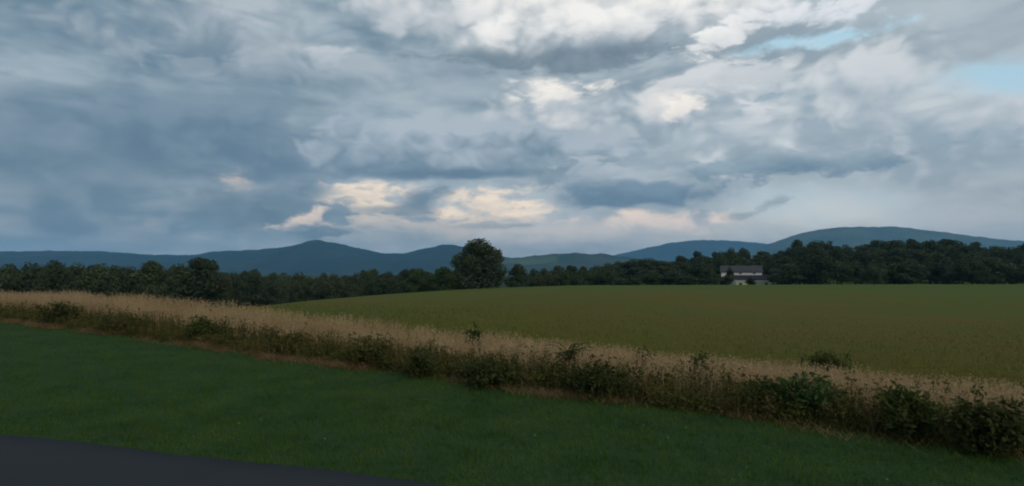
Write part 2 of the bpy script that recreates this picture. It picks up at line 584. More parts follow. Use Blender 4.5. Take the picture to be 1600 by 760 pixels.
# ------------------------------------------------------------------ ground sheet, split into lawn, verge, field and valley
NA = 360
rad = [0.0, 0.6]
while rad[-1] < 9800:
    rad.append(rad[-1] * (1.032 if rad[-1] < 400 else 1.10) + 0.02)
rad[-1] = 9800.0
rad = np.array(rad[1:])
ang = np.linspace(0, 2 * math.pi, NA, endpoint=False)
RR, AA = np.meshgrid(rad, ang, indexing='ij')
GX, GY = RR * np.sin(AA), RR * np.cos(AA)
GV = np.stack([GX, GY, gz(GX, GY)], -1).reshape(-1, 3)
ii, jj = np.meshgrid(np.arange(len(rad) - 1), np.arange(NA), indexing='ij')
j2 = (jj + 1) % NA
GF = np.stack([ii * NA + jj, ii * NA + j2, (ii + 1) * NA + j2, (ii + 1) * NA + jj], -1).reshape(-1, 4)
ctr = GV[GF].mean(1)
cs, cd = s_of(ctr[:, 0], ctr[:, 1]), np.hypot(ctr[:, 0], ctr[:, 1])
reg = np.full(len(GF), 3)
reg[(cd < 420)] = 2
reg[(cs < 4.2) & (cd < 200)] = 1
reg[(cs < 0.6) & (cd < 200)] = 0


def sub_mesh(name, sel, mat):
    f = GF[sel]
    u, inv = np.unique(f, return_inverse=True)
    me = mesh_np(name, GV[u], inv.reshape(-1, 4), [mat], smooth=True)
    return tag(obj(name, me), kind='structure')


center_fan = np.array([[k, (k + 1) % NA] for k in range(NA)])
sub_mesh('lawn', reg == 0, M['lawn'])
sub_mesh('verge', reg == 1, M['soil'])
sub_mesh('field', reg == 2, M['field'])
sub_mesh('ground', reg == 3, M['ground'])

# road: a ribbon just above the lawn, its far edge as in the picture
xs = np.linspace(-40, 40, 161)
rows = []
for k, off in enumerate(np.linspace(0, 6.2, 14)):
    yy = road_edge(xs) - off
    if k == 0:
        yy = yy + 0.03 * np.sin(xs * 2.1) + 0.02 * np.sin(xs * 5.3 + 1)
    zz = gz(xs, yy) + 0.03 + 0.02 * math.sin(off / 6.2 * math.pi)
    rows.append(np.stack([xs, yy, zz], -1))
# outer skirts so that the slab has an edge
rows.insert(0, rows[0] + np.array([0, 0.05, -0.12])); rows.append(rows[-1] + np.array([0, -0.05, -0.12]))
RV = np.array(rows); nr, nc = RV.shape[:2]
a, bq = np.meshgrid(np.arange(nr - 1), np.arange(nc - 1), indexing='ij')
RF = np.stack([a * nc + bq, (a + 1) * nc + bq, (a + 1) * nc + bq + 1, a * nc + bq + 1], -1).reshape(-1, 4)
tag(obj('road', mesh_np('road', RV.reshape(-1, 3), RF, [M['asphalt']])), kind='structure')

# ------------------------------------------------------------------ distant hills
def hill_mat(name, dark, light, patch):
    m, N, b, out = new_mat(name)
    p = pos(N)
    n = N.noise(p, 0.0035, 6, 0.62)
    c = N.mix(N.step(n, 0.35, 0.65), dark + (1,), light + (1,))
    z = N.sep(p)[2]
    pt = N.m('MULTIPLY', N.step(N.noise(p, 0.0022, 3, 0.5), 0.54, 0.60), N.step(z, 150.0, 40.0))
    c = N.mix(N.m('MULTIPLY', pt, patch), c, (0.10, 0.135, 0.055, 1))
    N.put(b.inputs['Base Color'], c)
    bp = N.node('ShaderNodeBump'); bp.inputs['Strength'].default_value = 0.6; bp.inputs['Distance'].default_value = 18.0
    N.put(bp.inputs['Height'], N.noise(p, 0.02, 4, 0.6)); N.put(b.inputs['Normal'], bp.outputs[0])
    b.inputs['Roughness'].default_value = 1.0
    b.inputs['Specular IOR Level'].default_value = 0.0
    return m


def hill(depth, width, pts, mat, seed):
    pxs = np.arange(pts[0][0], pts[-1][0] + 1, 3.0)
    # smooth interpolation of the skyline
    cx = np.array([q[0] for q in pts], float); cyv = np.array([q[1] for q in pts], float)
    pyv = np.interp(pxs, cx, cyv)
    ker = np.array([0, 1, 2, 1, 0.0]); ker /= ker.sum()
    pyv = np.convolve(np.pad(pyv, 2, mode='edge'), ker, mode='valid')
    H = (425.0 - pyv) / F * depth + CAM_Z
    X = (pxs - 800) / F * depth
    vs = np.linspace(-1, 1, 41)
    V = []
    for v in vs:
        for i in range(len(pxs)):
            spur = mnoise.noise(Vector((X[i] * 0.0022, v * 1.6 + seed, seed * 3.1))) * 0.30
            spur += mnoise.noise(Vector((X[i] * 0.006, v * 4.0, seed))) * 0.10
            prof = max(0.0, 1 - abs(v)) ** 1.15
            prof = prof + spur * (1 - abs(v)) * abs(v) * 2.2
            rough = (mnoise.noise(Vector((X[i] * 0.011, v * 30, seed))) * 7.0 + mnoise.noise(Vector((X[i] * 0.045, v * 30, seed))) * 4.0) * (1 - abs(v))
            V.append((X[i], depth + v * width, -25 + (H[i] + 25) * prof + rough))
    n = len(pxs)
    a, bq = np.meshgrid(np.arange(40), np.arange(n - 1), indexing='ij')
    Fq = np.stack([a * n + bq, a * n + bq + 1, (a + 1) * n + bq + 1, (a + 1) * n + bq], -1).reshape(-1, 4)
    return tag(obj('hill', mesh_np('hill', V, Fq, [mat], smooth=True)), kind='structure')


HB = hill_mat('forested_hill', (0.016, 0.030, 0.024), (0.030, 0.046, 0.032), 0.15)
HG = hill_mat('farmed_hill', (0.034, 0.052, 0.032), (0.066, 0.088, 0.046), 1.0)
hill(4800, 1300, [(-330, 408), (-150, 398), (0, 393), (130, 392), (230, 398), (294, 399), (340, 393), (400, 390), (440, 387), (466, 382), (480, 377), (496, 375), (512, 378), (532, 382), (560, 388), (595, 396), (630, 396), (662, 389), (690, 383), (706, 382), (735, 388), (770, 398), (800, 404), (860, 414), (920, 424)], HB, 1.3)
hill(3700, 900, [(690, 424), (740, 412), (790, 404), (830, 401), (860, 397), (900, 396), (940, 397), (980, 402), (1050, 412), (1100, 422)], HG, 4.1)
hill(8000, 1600, [(860, 424), (920, 408), (960, 399), (1000, 390), (1045, 380), (1090, 375), (1140, 376), (1190, 380), (1230, 388), (1320, 402)], HB, 7.7)
HL = hill_mat('painted_sunlit_hill', (0.052, 0.078, 0.050), (0.098, 0.125, 0.070), 1.0)  # lighter greens paint a sunlit look into this one hill's colour
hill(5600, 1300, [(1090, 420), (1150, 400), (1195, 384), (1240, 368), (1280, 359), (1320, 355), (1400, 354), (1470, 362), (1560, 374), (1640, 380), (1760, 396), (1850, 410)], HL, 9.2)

# ================================================================== trees
def leaves_np(P, size, nrm=None, aspect=0.62, jit=0.35, r=None):
    """one small diamond leaf (2 triangles) at each point P"""
    r = r or rng
    n = len(P)
    if nrm is None:
        nrm = r.normal(size=(n, 3))
    nrm = nrm + r.normal(size=(n, 3)) * 0.7
    nrm /= np.linalg.norm(nrm, axis=1, keepdims=True) + 1e-9
    u = np.cross(nrm, r.normal(size=(n, 3)))
    u /= np.linalg.norm(u, axis=1, keepdims=True) + 1e-9
    v = np.cross(nrm, u)
    sz = size * (1 + r.uniform(-jit, jit, (n, 1)))
    tip = nrm * sz * 0.15
    V = np.stack([P - u * sz, P - v * sz * aspect + tip, P + u * sz, P + v * sz * aspect + tip], 1).reshape(-1, 3)
    k = np.arange(n) * 4
    Ft = np.concatenate([np.stack([k, k + 1, k + 2], 1), np.stack([k, k + 2, k + 3], 1)])
    return V, Ft


def tubes_np(paths, sides=6):
    """tapered tubes: each path = list of (x,y,z,r)"""
    V, Fq, base = [], [], 0
    for path in paths:
        P = np.array(path, float)
        for i in range(len(P)):
            d = P[min(i + 1, len(P) - 1), :3] - P[max(i - 1, 0), :3]
            d /= np.linalg.norm(d) + 1e-9
            u = np.cross(d, (0.31, 0.95, 0.05)); u /= np.linalg.norm(u) + 1e-9
            v = np.cross(d, u)
            for k in range(sides):
                a = 2 * math.pi * k / sides
                V.append(P[i, :3] + (u * math.cos(a) + v * math.sin(a)) * P[i, 3])
        for i in range(len(P) - 1):
            for k in range(sides):
                k2 = (k + 1) % sides
                Fq.append((base + i * sides + k, base + i * sides + k2, base + (i + 1) * sides + k2, base + (i + 1) * sides + k))
        base += len(P) * sides
    return np.array(V), np.array(Fq)


def tree_meshes(seed, h, w, n_leaf, leaf, shape='round', low=0.1, lobes=34, mat='tree'):
    r = np.random.default_rng(seed)
    # lobes through the crown's volume
    L = []
    while len(L) < lobes:
        q = r.uniform(-1, 1, 3)
        if np.linalg.norm(q) > 1 or np.linalg.norm(q) < 0.25:
            continue
        zz = low + (1 - low) * (q[2] * 0.5 + 0.5)            # 0..1 up the tree
        f = (q[2] + 1) / 2
        if shape == 'round':
            wd = (1 - abs(2 * f - 0.95) ** 2.2 * 0.62)
        elif shape == 'dome':
            wd = 0.96 if f < 0.42 else math.sqrt(max(0.02, 1 - ((f - 0.42) / 0.60) ** 2)) * 0.96
        elif shape == 'broad':
            wd = (1 - max(0, f - 0.45) ** 1.6 * 1.5) * (0.85 + 0.15 * f)
        elif shape == 'cone':
            wd = 1.15 * (1 - f) + 0.10
        else:
            wd = 0.95 - 0.5 * abs(f - 0.5)
        c = np.array([q[0] * w * 0.42 * wd, q[1] * w * 0.42 * wd, zz * h * 0.93])
        rad_ = w * r.uniform(0.10, 0.19) * (0.6 if shape == 'cone' else 1)
        c[2] = min(c[2], h - rad_ * 0.75)
        L.append((c, rad_))
    # lobe for the very top
    L.append((np.array([r.normal() * w * 0.04, 0, h - w * (0.06 if shape == 'cone' else 0.14)]), w * (0.06 if shape == 'cone' else 0.16)))
    tot = sum(l[1] ** 2 for l in L)
    Ps, Ns = [], []
    for c, rd in L:
        n = int(n_leaf * rd * rd / tot)
        q = r.normal(size=(n, 3)); q /= np.linalg.norm(q, axis=1, keepdims=True)
        rr = rd * (r.uniform(0.55, 1.12, (n, 1)) ** 0.7)
        Ps.append(c + q * rr * np.array([1, 1, 0.8])); Ns.append(q)
    P, Nn = np.concatenate(Ps), np.concatenate(Ns)
    keep = P[:, 2] > 0.15
    V, Ft = leaves_np(P[keep], leaf, Nn[keep], r=r)
    crown = mesh_np('crown', V, Ft, [M[mat]])
    # trunk with limbs to the biggest lobes
    tr = h * 0.022
    paths = [[(0, 0, -0.4, tr * 1.5), (0, 0, h * 0.06, tr * 1.05), (r.normal() * 0.1, r.normal() * 0.1, h * 0.35, tr * 0.8), (r.normal() * 0.2, r.normal() * 0.2, h * 0.7, tr * 0.4), (0, 0, h * 0.9, tr * 0.12)]]
    for c, rd in sorted(L, key=lambda q: -q[1])[:12]:
        z0 = max(h * 0.12, c[2] * 0.55)
        paths.append([(0, 0, z0, tr * 0.42), (c[0] * 0.5, c[1] * 0.5, (z0 + c[2]) / 2 + 0.2, tr * 0.28), (c[0], c[1], c[2], tr * 0.08)])
    tv, tf = tubes_np(paths)
    trunk = mesh_np('trunk', tv, tf, [M['bark']], smooth=True)
    return trunk, crown


TREE_CACHE = {}


def plant_tree(name, label, kind, x, y, height, width, group=None, rz=None):
    """kind -> shared meshes built at unit size for that kind"""
    trunk, crown, h0, w0 = TREE_CACHE[kind]
    root = empty(name, (x, y, float(gz(x, y))), random.uniform(0, 6.28) if rz is None else rz)
    root.scale = (width / w0, width / w0, height / h0)
    tag(root, label, 'tree', group)
    obj('trunk', trunk, root); obj('crown', crown, root)
    return root


for k, (shape, h, w, n, lf, low, mat) in {
    'round_big': ('dome', 14.5, 14.2, 15000, 0.27, 0.02, 'round_tree'),
    'a': ('dome', 11, 9.5, 4600, 0.27, 0.04, 'tree'),
    'b': ('broad', 12, 10, 5200, 0.28, 0.04, 'tree'),
    'c': ('oval', 13, 8.5, 4400, 0.27, 0.05, 'tree'),
    'd': ('dome', 9, 9, 4200, 0.26, 0.02, 'tree'),
    'e': ('oval', 14, 9, 4800, 0.28, 0.06, 'tree'),
    'light': ('dome', 8, 8, 4200, 0.24, 0.02, 'tree_light'),
    'cone': ('cone', 11, 5.5, 2400, 0.22, 0.04, 'tree'),
}.items():
    tm = tree_meshes(sum(map(ord, k)), h, w, n, lf, shape, low, lobes=70 if k == 'round_big' else 40, mat=mat)
    TREE_CACHE[k] = (tm[0], tm[1], h, w)


def px_x(px, depth):
    return (px - 800) / F * depth


def top_z(py, depth):
    return CAM_Z + (425 - py) / F * depth


ROWS = []


def row_tree(row, place, kind, px, top, depth, wpx, group):
    ROWS.append((row, place, px, tree_at('broadleaf_tree', 'tree', kind, px, top, depth, wpx, group)))


def tree_at(name, label, kind, px, top, depth, wpx, group=None):
    x = px_x(px, depth)
    h = max(3.0, top_z(top, depth) - float(gz(x, depth)))
    return plant_tree(name, label, kind, x, depth, h, wpx / F * depth, group)


tree_at('broadleaf_tree', 'big lone round-crowned dark tree standing on the field crest left of centre', 'round_big', 751, 372, 150, 99)
tree_at('broadleaf_tree', 'dark bushy tree standing tall behind the dry grass at the left', 'b', 312, 402, 112, 92)
tree_at('broadleaf_tree', 'small dark tree touching the right side of the big round tree', 'd', 808, 413, 152, 46)
tree_at('broadleaf_tree', 'lighter green bushy tree touching the left side of the big round tree', 'light', 694, 416, 146, 50)
tree_at('broadleaf_tree', 'light green low tree second to the left of the big round tree', 'light', 655, 419, 152, 46)
tree_at('pointed_tree', 'small pointed dark tree rising above the left treeline before the blue ridge', 'cone', 384, 422, 190, 18)
tree_at('broadleaf_tree', 'slightly taller dark tree poking up mid left treeline', 'd', 507, 427, 170, 30)

# valley treeline on the left
gl = 'trees of the valley treeline left of the big round tree'
kinds = 'abcde'
for depth, base_top, step in ((165, 436, 24), (195, 432, 22), (235, 430, 22), (285, 429, 24)):
    q = 345 + random.uniform(0, 15)
    while q < 715:
        tp = base_top + random.uniform(-6, 6) - (4 if q > 560 else 0) - (3 if q < 400 else 0)
        row_ = {165: 'front-row', 195: 'second-row', 235: 'third-row', 285: 'rearmost'}[depth]
        part_ = 'left third' if q < 470 else ('middle' if q < 590 else 'right third')
        row_tree(row_, part_ + ' of the valley treeline', random.choice(kinds), q, tp, depth + random.uniform(-8, 8), random.uniform(24, 54), gl)
        q += step * random.uniform(0.75, 1.25)
# outskirts further left
gl2 = 'trees at the far left edge beyond the dry grass'
for dp, tb, st in ((125, 412, 40), (150, 416, 34), (185, 421, 34)):
    q = -110 + random.uniform(0, 20)
    while q < 292:
        row_tree({125: 'front', 150: 'middle', 185: 'rear'}[dp] + '-row', 'clump at the left frame edge', random.choice('aadb'), q, tb + random.uniform(-7, 7), dp + random.uniform(-8, 8), random.uniform(56, 78), gl2)
        q += st * random.uniform(0.75, 1.2)
# low trees between the round tree and the wood
gm = 'low trees between the big round tree and the house wood'
for depth, dt in ((165, 8), (200, 2), (250, -2)):
    q = 832 + random.uniform(0, 12)
    while q < 955:
        tp = np.interp(q, [830, 850, 870, 905, 935, 960], [424, 421, 417, 419, 414, 410]) + dt + random.uniform(-2, 3)
        row_tree({165: 'front', 200: 'middle', 250: 'rear'}[depth] + '-row', 'low hedge right of the round tree', random.choice('abd'), q, tp, depth + random.uniform(-6, 6), random.uniform(30, 42), gm)
        q += 22 * random.uniform(0.8, 1.2)
# wood on the rise
gr = 'trees of the wood on the rise around the house'
SK = ([940, 960, 1000, 1060, 1100, 1140, 1180, 1210, 1240, 1280, 1307, 1380, 1460, 1540, 1640], [414, 410, 402, 398, 395, 391, 388, 384, 379, 372, 374, 380, 372, 378, 384])
for depth, drop, step in ((178, 26, 27), (215, 15, 27), (245, 7, 26), (275, 0, 24), (305, 1, 28)):
    q = 945 + random.uniform(0, 20)
    while q < 1660:
        tp = float(np.interp(q, *SK)) + drop + random.uniform(-5, 10)
        house_zone = 1112 < q < 1218
        if not (house_zone and depth < 222):
            row_ = {178: 'front-row', 215: 'second-row', 245: 'middle-row', 275: 'skyline', 305: 'rearmost'}[depth]
            place_ = ('lowest part of the wood' if q < 1030 else 'wood left of the white house' if q < 1112 else
                      'wood directly behind the white house' if q < 1218 else 'wood right of the white house' if q < 1400 else 'wood at the right frame edge')
            row_tree(row_, place_, random.choice(kinds), q, min(tp, 436), depth + random.uniform(-7, 7), random.uniform(28, 66), gr)
        q += step * random.uniform(0.8, 1.25)
tree_at('broadleaf_tree', 'small dark tree in front of the left end of the white house', 'c', 1140, 417, 188, 17)
tree_at('broadleaf_tree', 'slim dark tree just off the right end of the white house', 'e', 1208, 417, 190, 22)
tree_at('yard_shrub', 'dark rounded shrub at the foot of the left end of the white house', 'd', 1134, 431, 186, 26)
tree_at('yard_shrub', 'dark green shrub in front of the cream front wall of the white house', 'd', 1172, 438, 189, 20)
tree_at('broadleaf_tree', 'dark bushy tree close beside the right end of the white house', 'd', 1222, 418, 192, 34)
tree_at('broadleaf_tree', 'dark low tree close beside the left end of the white house', 'a', 1112, 424, 186, 34)

# a label for each tree: its row and its place in the row
ORD = 'first second third fourth fifth sixth seventh eighth ninth tenth eleventh twelfth thirteenth fourteenth fifteenth sixteenth seventeenth eighteenth'.split()
for key in {r_[:2] for r_ in ROWS}:
    for i_, r_ in enumerate(sorted((q_ for q_ in ROWS if q_[:2] == key), key=lambda q_: q_[2])):
        r_[3]['label'] = '%s %s tree from the left in the %s' % (ORD[i_], key[0], key[1])

# ================================================================== house
def box(bm, x0, x1, y0, y1, z0, z1):
    vs = [bm.verts.new(p) for p in ((x0, y0, z0), (x1, y0, z0), (x1, y1, z0), (x0, y1, z0), (x0, y0, z1), (x1, y0, z1), (x1, y1, z1), (x0, y1, z1))]
    for f in ((0, 3, 2, 1), (4, 5, 6, 7), (0, 1, 5, 4), (1, 2, 6, 5), (2, 3, 7, 6), (3, 0, 4, 7)):
        bm.faces.new([vs[i] for i in f])


def bm_obj(name, build, mat, parent):
    bm = bmesh.new(); build(bm)
    me = bpy.data.meshes.new(name); bm.to_mesh(me); bm.free()
    me.materials.append(mat)
    return obj(name, me, parent)


def gable_roof(bm, x0, x1, y0, y1, ze, zr, th=0.18):
    """ridge along x; slab with thickness"""
    ym = (y0 + y1) / 2
    prof = [(y0, ze), (ym, zr), (y1, ze), (y1, ze - th), (ym, zr - th), (y0, ze - th)]
    a = [bm.verts.new((x0, y, z)) for y, z in prof]
    c = [bm.verts.new((x1, y, z)) for y, z in prof]
    for i in range(6):
        j = (i + 1) % 6
        bm.faces.new((a[i], a[j], c[j], c[i]))
    bm.faces.new((a[0], a[5], a[4], a[1])); bm.faces.new((a[1], a[4], a[3], a[2]))
    bm.faces.new((c[0], c[1], c[4], c[5])); bm.faces.new((c[1], c[2], c[3], c[4]))


M['siding'] = simple_mat('white_siding', (0.68, 0.66, 0.63), 0.7, 0.06, 3)
M['cream'] = simple_mat('cream_wall', (0.50, 0.50, 0.36), 0.7, 0.08, 3)
M['roof'] = simple_mat('grey_shingles', (0.065, 0.066, 0.068), 0.9, 0.25, 4)
M['roof2'] = simple_mat('dark_shingles', (0.040, 0.038, 0.044), 0.9, 0.25, 4)
M['trim'] = simple_mat('white_trim', (0.72, 0.71, 0.68), 0.6, 0.05, 3)
m, N, b, out = new_mat('window_glass')
b.inputs['Base Color'].default_value = (0.03, 0.035, 0.04, 1); b.inputs['Roughness'].default_value = 0.08
b.inputs['Specular IOR Level'].default_value = 0.5
M['glass'] = m
M['door'] = simple_mat('dark_door', (0.06, 0.03, 0.025), 0.5, 0.2, 5)

HD = 200.0
hx, hz = px_x(1165, HD), -3.75
house = empty('house', (hx, HD, hz), math.radians(-19))
tag(house, 'white two-storey house with grey roofs in front of the wood', 'house')
sx = HD / F                                                     # metres per photo pixel there
X = lambda px: (px - 1165) * sx
# upper block (behind), lower wing (in front)
UX0, UX1, LX0, LX1 = X(1129), X(1188), X(1149), X(1200)
w_up = bm_obj('wall', lambda bm: box(bm, UX0, UX1, 0.0, 8.0, -1.0, 5.75), M['siding'], house)
w_lo = bm_obj('wall', lambda bm: box(bm, LX0, LX1, -5.0, -0.02, -1.0, 2.65), M['cream'], house)
w_lo['label'] = 'cream single-storey front wall'
# gable ends of the upper block
def gables(bm):
    for x0, x1 in ((UX0, UX0 + 0.2), (UX1 - 0.2, UX1)):
        a = [bm.verts.new((x0, y, z)) for y, z in ((0.05, 5.75), (7.95, 5.75), (4.0, 7.5))]
        c = [bm.verts.new((x1, y, z)) for y, z in ((0.05, 5.75), (7.95, 5.75), (4.0, 7.5))]
        bm.faces.new(a); bm.faces.new(c[::-1])
        for i in range(3):
            j = (i + 1) % 3
            bm.faces.new((a[i], c[i], c[j], a[j]))
bm_obj('gable', gables, M['siding'], house)
r1 = bm_obj('roof', lambda bm: gable_roof(bm, UX0 - 0.4, UX1 + 0.4, -0.5, 8.5, 5.80, 7.95), M['roof'], house)
# lean-to roof of the lower wing
def lean(bm):
    prof = [(-5.25, 2.80), (-0.03, 4.62), (-0.03, 4.42), (-5.25, 2.66)]
    x0, x1 = LX0 - 0.4, LX1 + 0.4
    a = [bm.verts.new((x0, y, z)) for y, z in prof]; c = [bm.verts.new((x1, y, z)) for y, z in prof]
    for i in range(4):
        j = (i + 1) % 4
        bm.faces.new((a[i], a[j], c[j], c[i]))
    bm.faces.new(a[::-1]); bm.faces.new(c)
r2 = bm_obj('roof', lean, M['roof2'], house)
r2['label'] = 'dark lean-to roof over the front wing'
bm_obj('fascia', lambda bm: box(bm, LX0 - 0.4, LX1 + 0.4, -5.31, -5.25, 2.64, 2.82), M['trim'], house)


def window(xc, zc, w, h, y):
    f = bm_obj('window', lambda bm: (box(bm, xc - w / 2 - .09, xc - w / 2, y - .06, y + .02, zc - h / 2 - .09, zc + h / 2 + .09),
                                     box(bm, xc + w / 2, xc + w / 2 + .09, y - .06, y + .02, zc - h / 2 - .09, zc + h / 2 + .09),
                                     box(bm, xc - w / 2, xc + w / 2, y - .06, y + .02, zc + h / 2, zc + h / 2 + .09),
                                     box(bm, xc - w / 2, xc + w / 2, y - .08, y + .02, zc - h / 2 - .12, zc - h / 2)), M['trim'], house)
    bm_obj('pane', lambda bm: box(bm, xc - w / 2, xc + w / 2, y - .02, y + .015, zc - h / 2, zc + h / 2), M['glass'], f)


for px in (1157, 1177):
    window(X(px), 5.22, 0.75, 0.55, 0.0)
window(X(1156), 1.5, 1.0, 1.1, -5.0)
window(X(1192), 1.5, 1.0, 1.1, -5.0)
d_ = bm_obj('door', lambda bm: box(bm, X(1173) - 0.5, X(1173) + 0.5, -5.05, -4.98, 0.0, 2.1), M['door'], house)
bm_obj('handle', lambda bm: box(bm, X(1173) + 0.34, X(1173) + 0.40, -5.12, -5.05, 1.0, 1.1), M['trim'], d_)

# ================================================================== weed strip, grasses
def blades(name, P, h, w, lean, mat, segs=1, r=rng, dirs=None):
    """grass blades as tapered triangles (segs=1) or bent 2-part blades"""
    n = len(P)
    a = r.uniform(0, 2 * math.pi, n)
    side = np.stack([np.cos(a), np.sin(a), np.zeros(n)], 1) * (w / 2)[:, None]
    b_ = r.uniform(0, 2 * math.pi, n) if dirs is None else dirs
    ln = np.stack([np.cos(b_), np.sin(b_), np.zeros(n)], 1) * (lean * h)[:, None]
    up = np.stack([np.zeros(n), np.zeros(n), h], 1)
    if segs == 1:
        V = np.stack([P - side, P + side, P + ln + up], 1).reshape(-1, 3)
        k = np.arange(n) * 3
        Ft = np.stack([k, k + 1, k + 2], 1)
    else:
        mid = P + ln * 0.3 + up * 0.6
        tip = P + ln + up * (1 - 0.25 * np.minimum(lean, 1.2))[:, None]
        V = np.stack([P - side, P + side, mid + side * 0.75, mid - side * 0.75, tip], 1).reshape(-1, 3)
        k = np.arange(n) * 5
        Ft = np.concatenate([np.stack([k, k + 1, k + 2], 1), np.stack([k, k + 2, k + 3], 1), np.stack([k + 3, k + 2, k + 4], 1)])
    return V, Ft


def ground_pts(x, y, dz=0.0):
    return np.stack([x, y, gz(x, y) + dz], 1)


def in_view(x, y, margin=1.08):
    return (np.abs(x) < (0.89 * np.maximum(y, 0) + 1.5) * margin) & (y > 2.5)


# --- lawn grass
n = 900000
x = rng.uniform(-24, 12, n); y = rng.uniform(3.2, 26, n)
s = s_of(x, y)
dist = np.hypot(x, y)
ok = in_view(x, y) & (s < 0.35) & (y > road_edge(x) - 0.02 + 0.05 * np.sin(x * 3.3)) & (rng.uniform(0, 1, n) < np.clip(9.0 / dist, 0.25, 1) ** 1.3)
x, y, s = x[ok], y[ok], s[ok]
tuft = bumps(x, y, 0.55) * 0.7 + bumps(x + 30, y, 1.7) * 0.7
h = rng.uniform(0.035, 0.075, len(x)) * (1 + 0.55 * tuft)
h = np.clip(h, 0.02, 0.14)
V, Ft = blades('g', ground_pts(x, y, -0.005), h, rng.uniform(0.006, 0.012, len(x)), rng.uniform(0.1, 0.9, len(x)), None)
tag(obj('lawn_grass', mesh_np('lawn_grass', V, Ft, [M['lawn_blade']])), 'short mown green grass between the road and the weeds', 'grass', kind='stuff')
print('lawn blades', len(x))

# --- small pale clover flowers in the lawn
n = 34
x = rng.uniform(-4.5, 6, n); y = rng.uniform(4.6, 8.5, n)
ok = in_view(x, y) & (y > road_edge(x) + 0.15) & (s_of(x, y) < -1)
Pf = ground_pts(x[ok], y[ok], 0.065)
V, Ft = leaves_np(np.repeat(Pf, 5, 0) + rng.normal(size=(len(Pf) * 5, 3)) * 0.004, 0.007)
M['clover'] = simple_mat('clover_flower', (0.30, 0.32, 0.22), 0.8, 0.1, 30)
tag(obj('clover_flowers', mesh_np('clover_flowers', V, Ft, [M['clover']])), 'tiny pale clover heads scattered in the near lawn', 'flowers', kind='stuff')

# --- dry cut grass along the foot of the weeds
n = 52000
t = rng.uniform(-16, 24, n)
s = rng.normal(0.08, 0.15, n) + 0.12 * np.sin(t * 1.1) + 0.10 * np.sin(t * 2.7 + 1)
x, y = st_xy(s, t)
patch = 0.5 + 0.5 * np.sin(t * 0.9 + 0.6) * np.sin(t * 0.37 + 2) + 0.25 * np.sin(t * 2.3)
ok = in_view(x, y, 1.1) & (rng.uniform(0, 1, n) < np.clip(patch * 1.3 - 0.25, 0.015, 1) * np.interp(t, [-16, 9, 12.2, 13.5, 24], [0.8, 0.8, 0.9, 0.12, 0.12]))
x, y = x[ok], y[ok]
h = rng.uniform(0.06, 0.20, len(x))
V, Ft = blades('l', ground_pts(x, y), h, rng.uniform(0.006, 0.013, len(x)), rng.uniform(0.5, 2.2, len(x)), None)
tag(obj('dry_cut_grass', mesh_np('dry_cut_grass', V, Ft, [M['litter']])), 'brown dry cut grass lying along the foot of the weeds', 'dry grass', kind='stuff')

# --- tall dry grass: stems with feathery heads
def tall_grass(n, s0, s1, hmin, hmax):
    t = rng.uniform(-24, 30, n); s = rng.uniform(s0, s1, n)
    x, y = st_xy(s, t)
    ok = in_view(x, y, 1.12) & (s < np.interp(t, [0, 6, 10], [4.2, 4.8, 6.8]))
    x, y, s, t = x[ok], y[ok], s[ok], t[ok]
    clump = bumps(x, y, 1.6) * 0.6 + bumps(x + 9, y, 5.0) * 0.4
    ok = rng.uniform(0, 1, len(x)) < 0.72 + 0.5 * clump
    x, y, s, t, clump = x[ok], y[ok], s[ok], t[ok], clump[ok]
    h = rng.uniform(hmin, hmax, len(x)) * (1 + 0.28 * clump)
    h *= np.interp(t, [-24, -6.5, -1.5, 3.4, 6.6, 11.3, 14, 30], [1.04, 1.02, 0.86, 0.82, 0.82, 0.90, 0.88, 0.88])
    P = ground_pts(x, y)
    ln = rng.uniform(0.05, 0.30, len(x)); dr = rng.uniform(0, 6.28, len(x))
    V1, F1 = blades('t', P, h, rng.uniform(0.006, 0.011, len(x)), ln, None, segs=2, dirs=dr)
    # feathery heads near the tip
    tips = P + np.stack([np.cos(dr) * ln * h, np.sin(dr) * ln * h, h * (1 - 0.25 * ln)], 1)
    base = P + np.stack([np.cos(dr) * ln * h * 0.55, np.sin(dr) * ln * h * 0.55, h * 0.74], 1)
    k = 5
    f = rng.uniform(0.1, 1.05, (len(x) * k, 1))
    HP = np.repeat(base, k, 0) * (1 - f) + np.repeat(tips, k, 0) * f + rng.normal(size=(len(x) * k, 3)) * 0.012
    V2, F2 = leaves_np(HP, 0.021, aspect=0.35)
    # side leaves lower on the stem
    sel = rng.uniform(0, 1, len(x)) < 0.8
    V3, F3 = blades('s', P[sel] + np.stack([0 * h[sel], 0 * h[sel], h[sel] * 0.15], 1), h[sel] * 0.5, rng.uniform(0.007, 0.014, sel.sum()), rng.uniform(0.4, 1.1, sel.sum()), None, segs=2)
    return [(V1, F1), (V2, F2), (V3, F3)]


def join(parts):
    Vs, Fs, b0 = [], [], 0
    for v, f in parts:
        Vs.append(v); Fs.append(f + b0); b0 += len(v)
    return np.concatenate(Vs), np.concatenate(Fs)


V, Ft = join(tall_grass(64000, 0.9, 6.8, 0.62, 1.02))
tag(obj('tall_dry_grass', mesh_np('tall_dry_grass', V, Ft, [M['straw']])), 'tall tan seeding grass along the top of the weed strip', 'tall grass', kind='stuff')
print('tall grass tris', len(Ft))

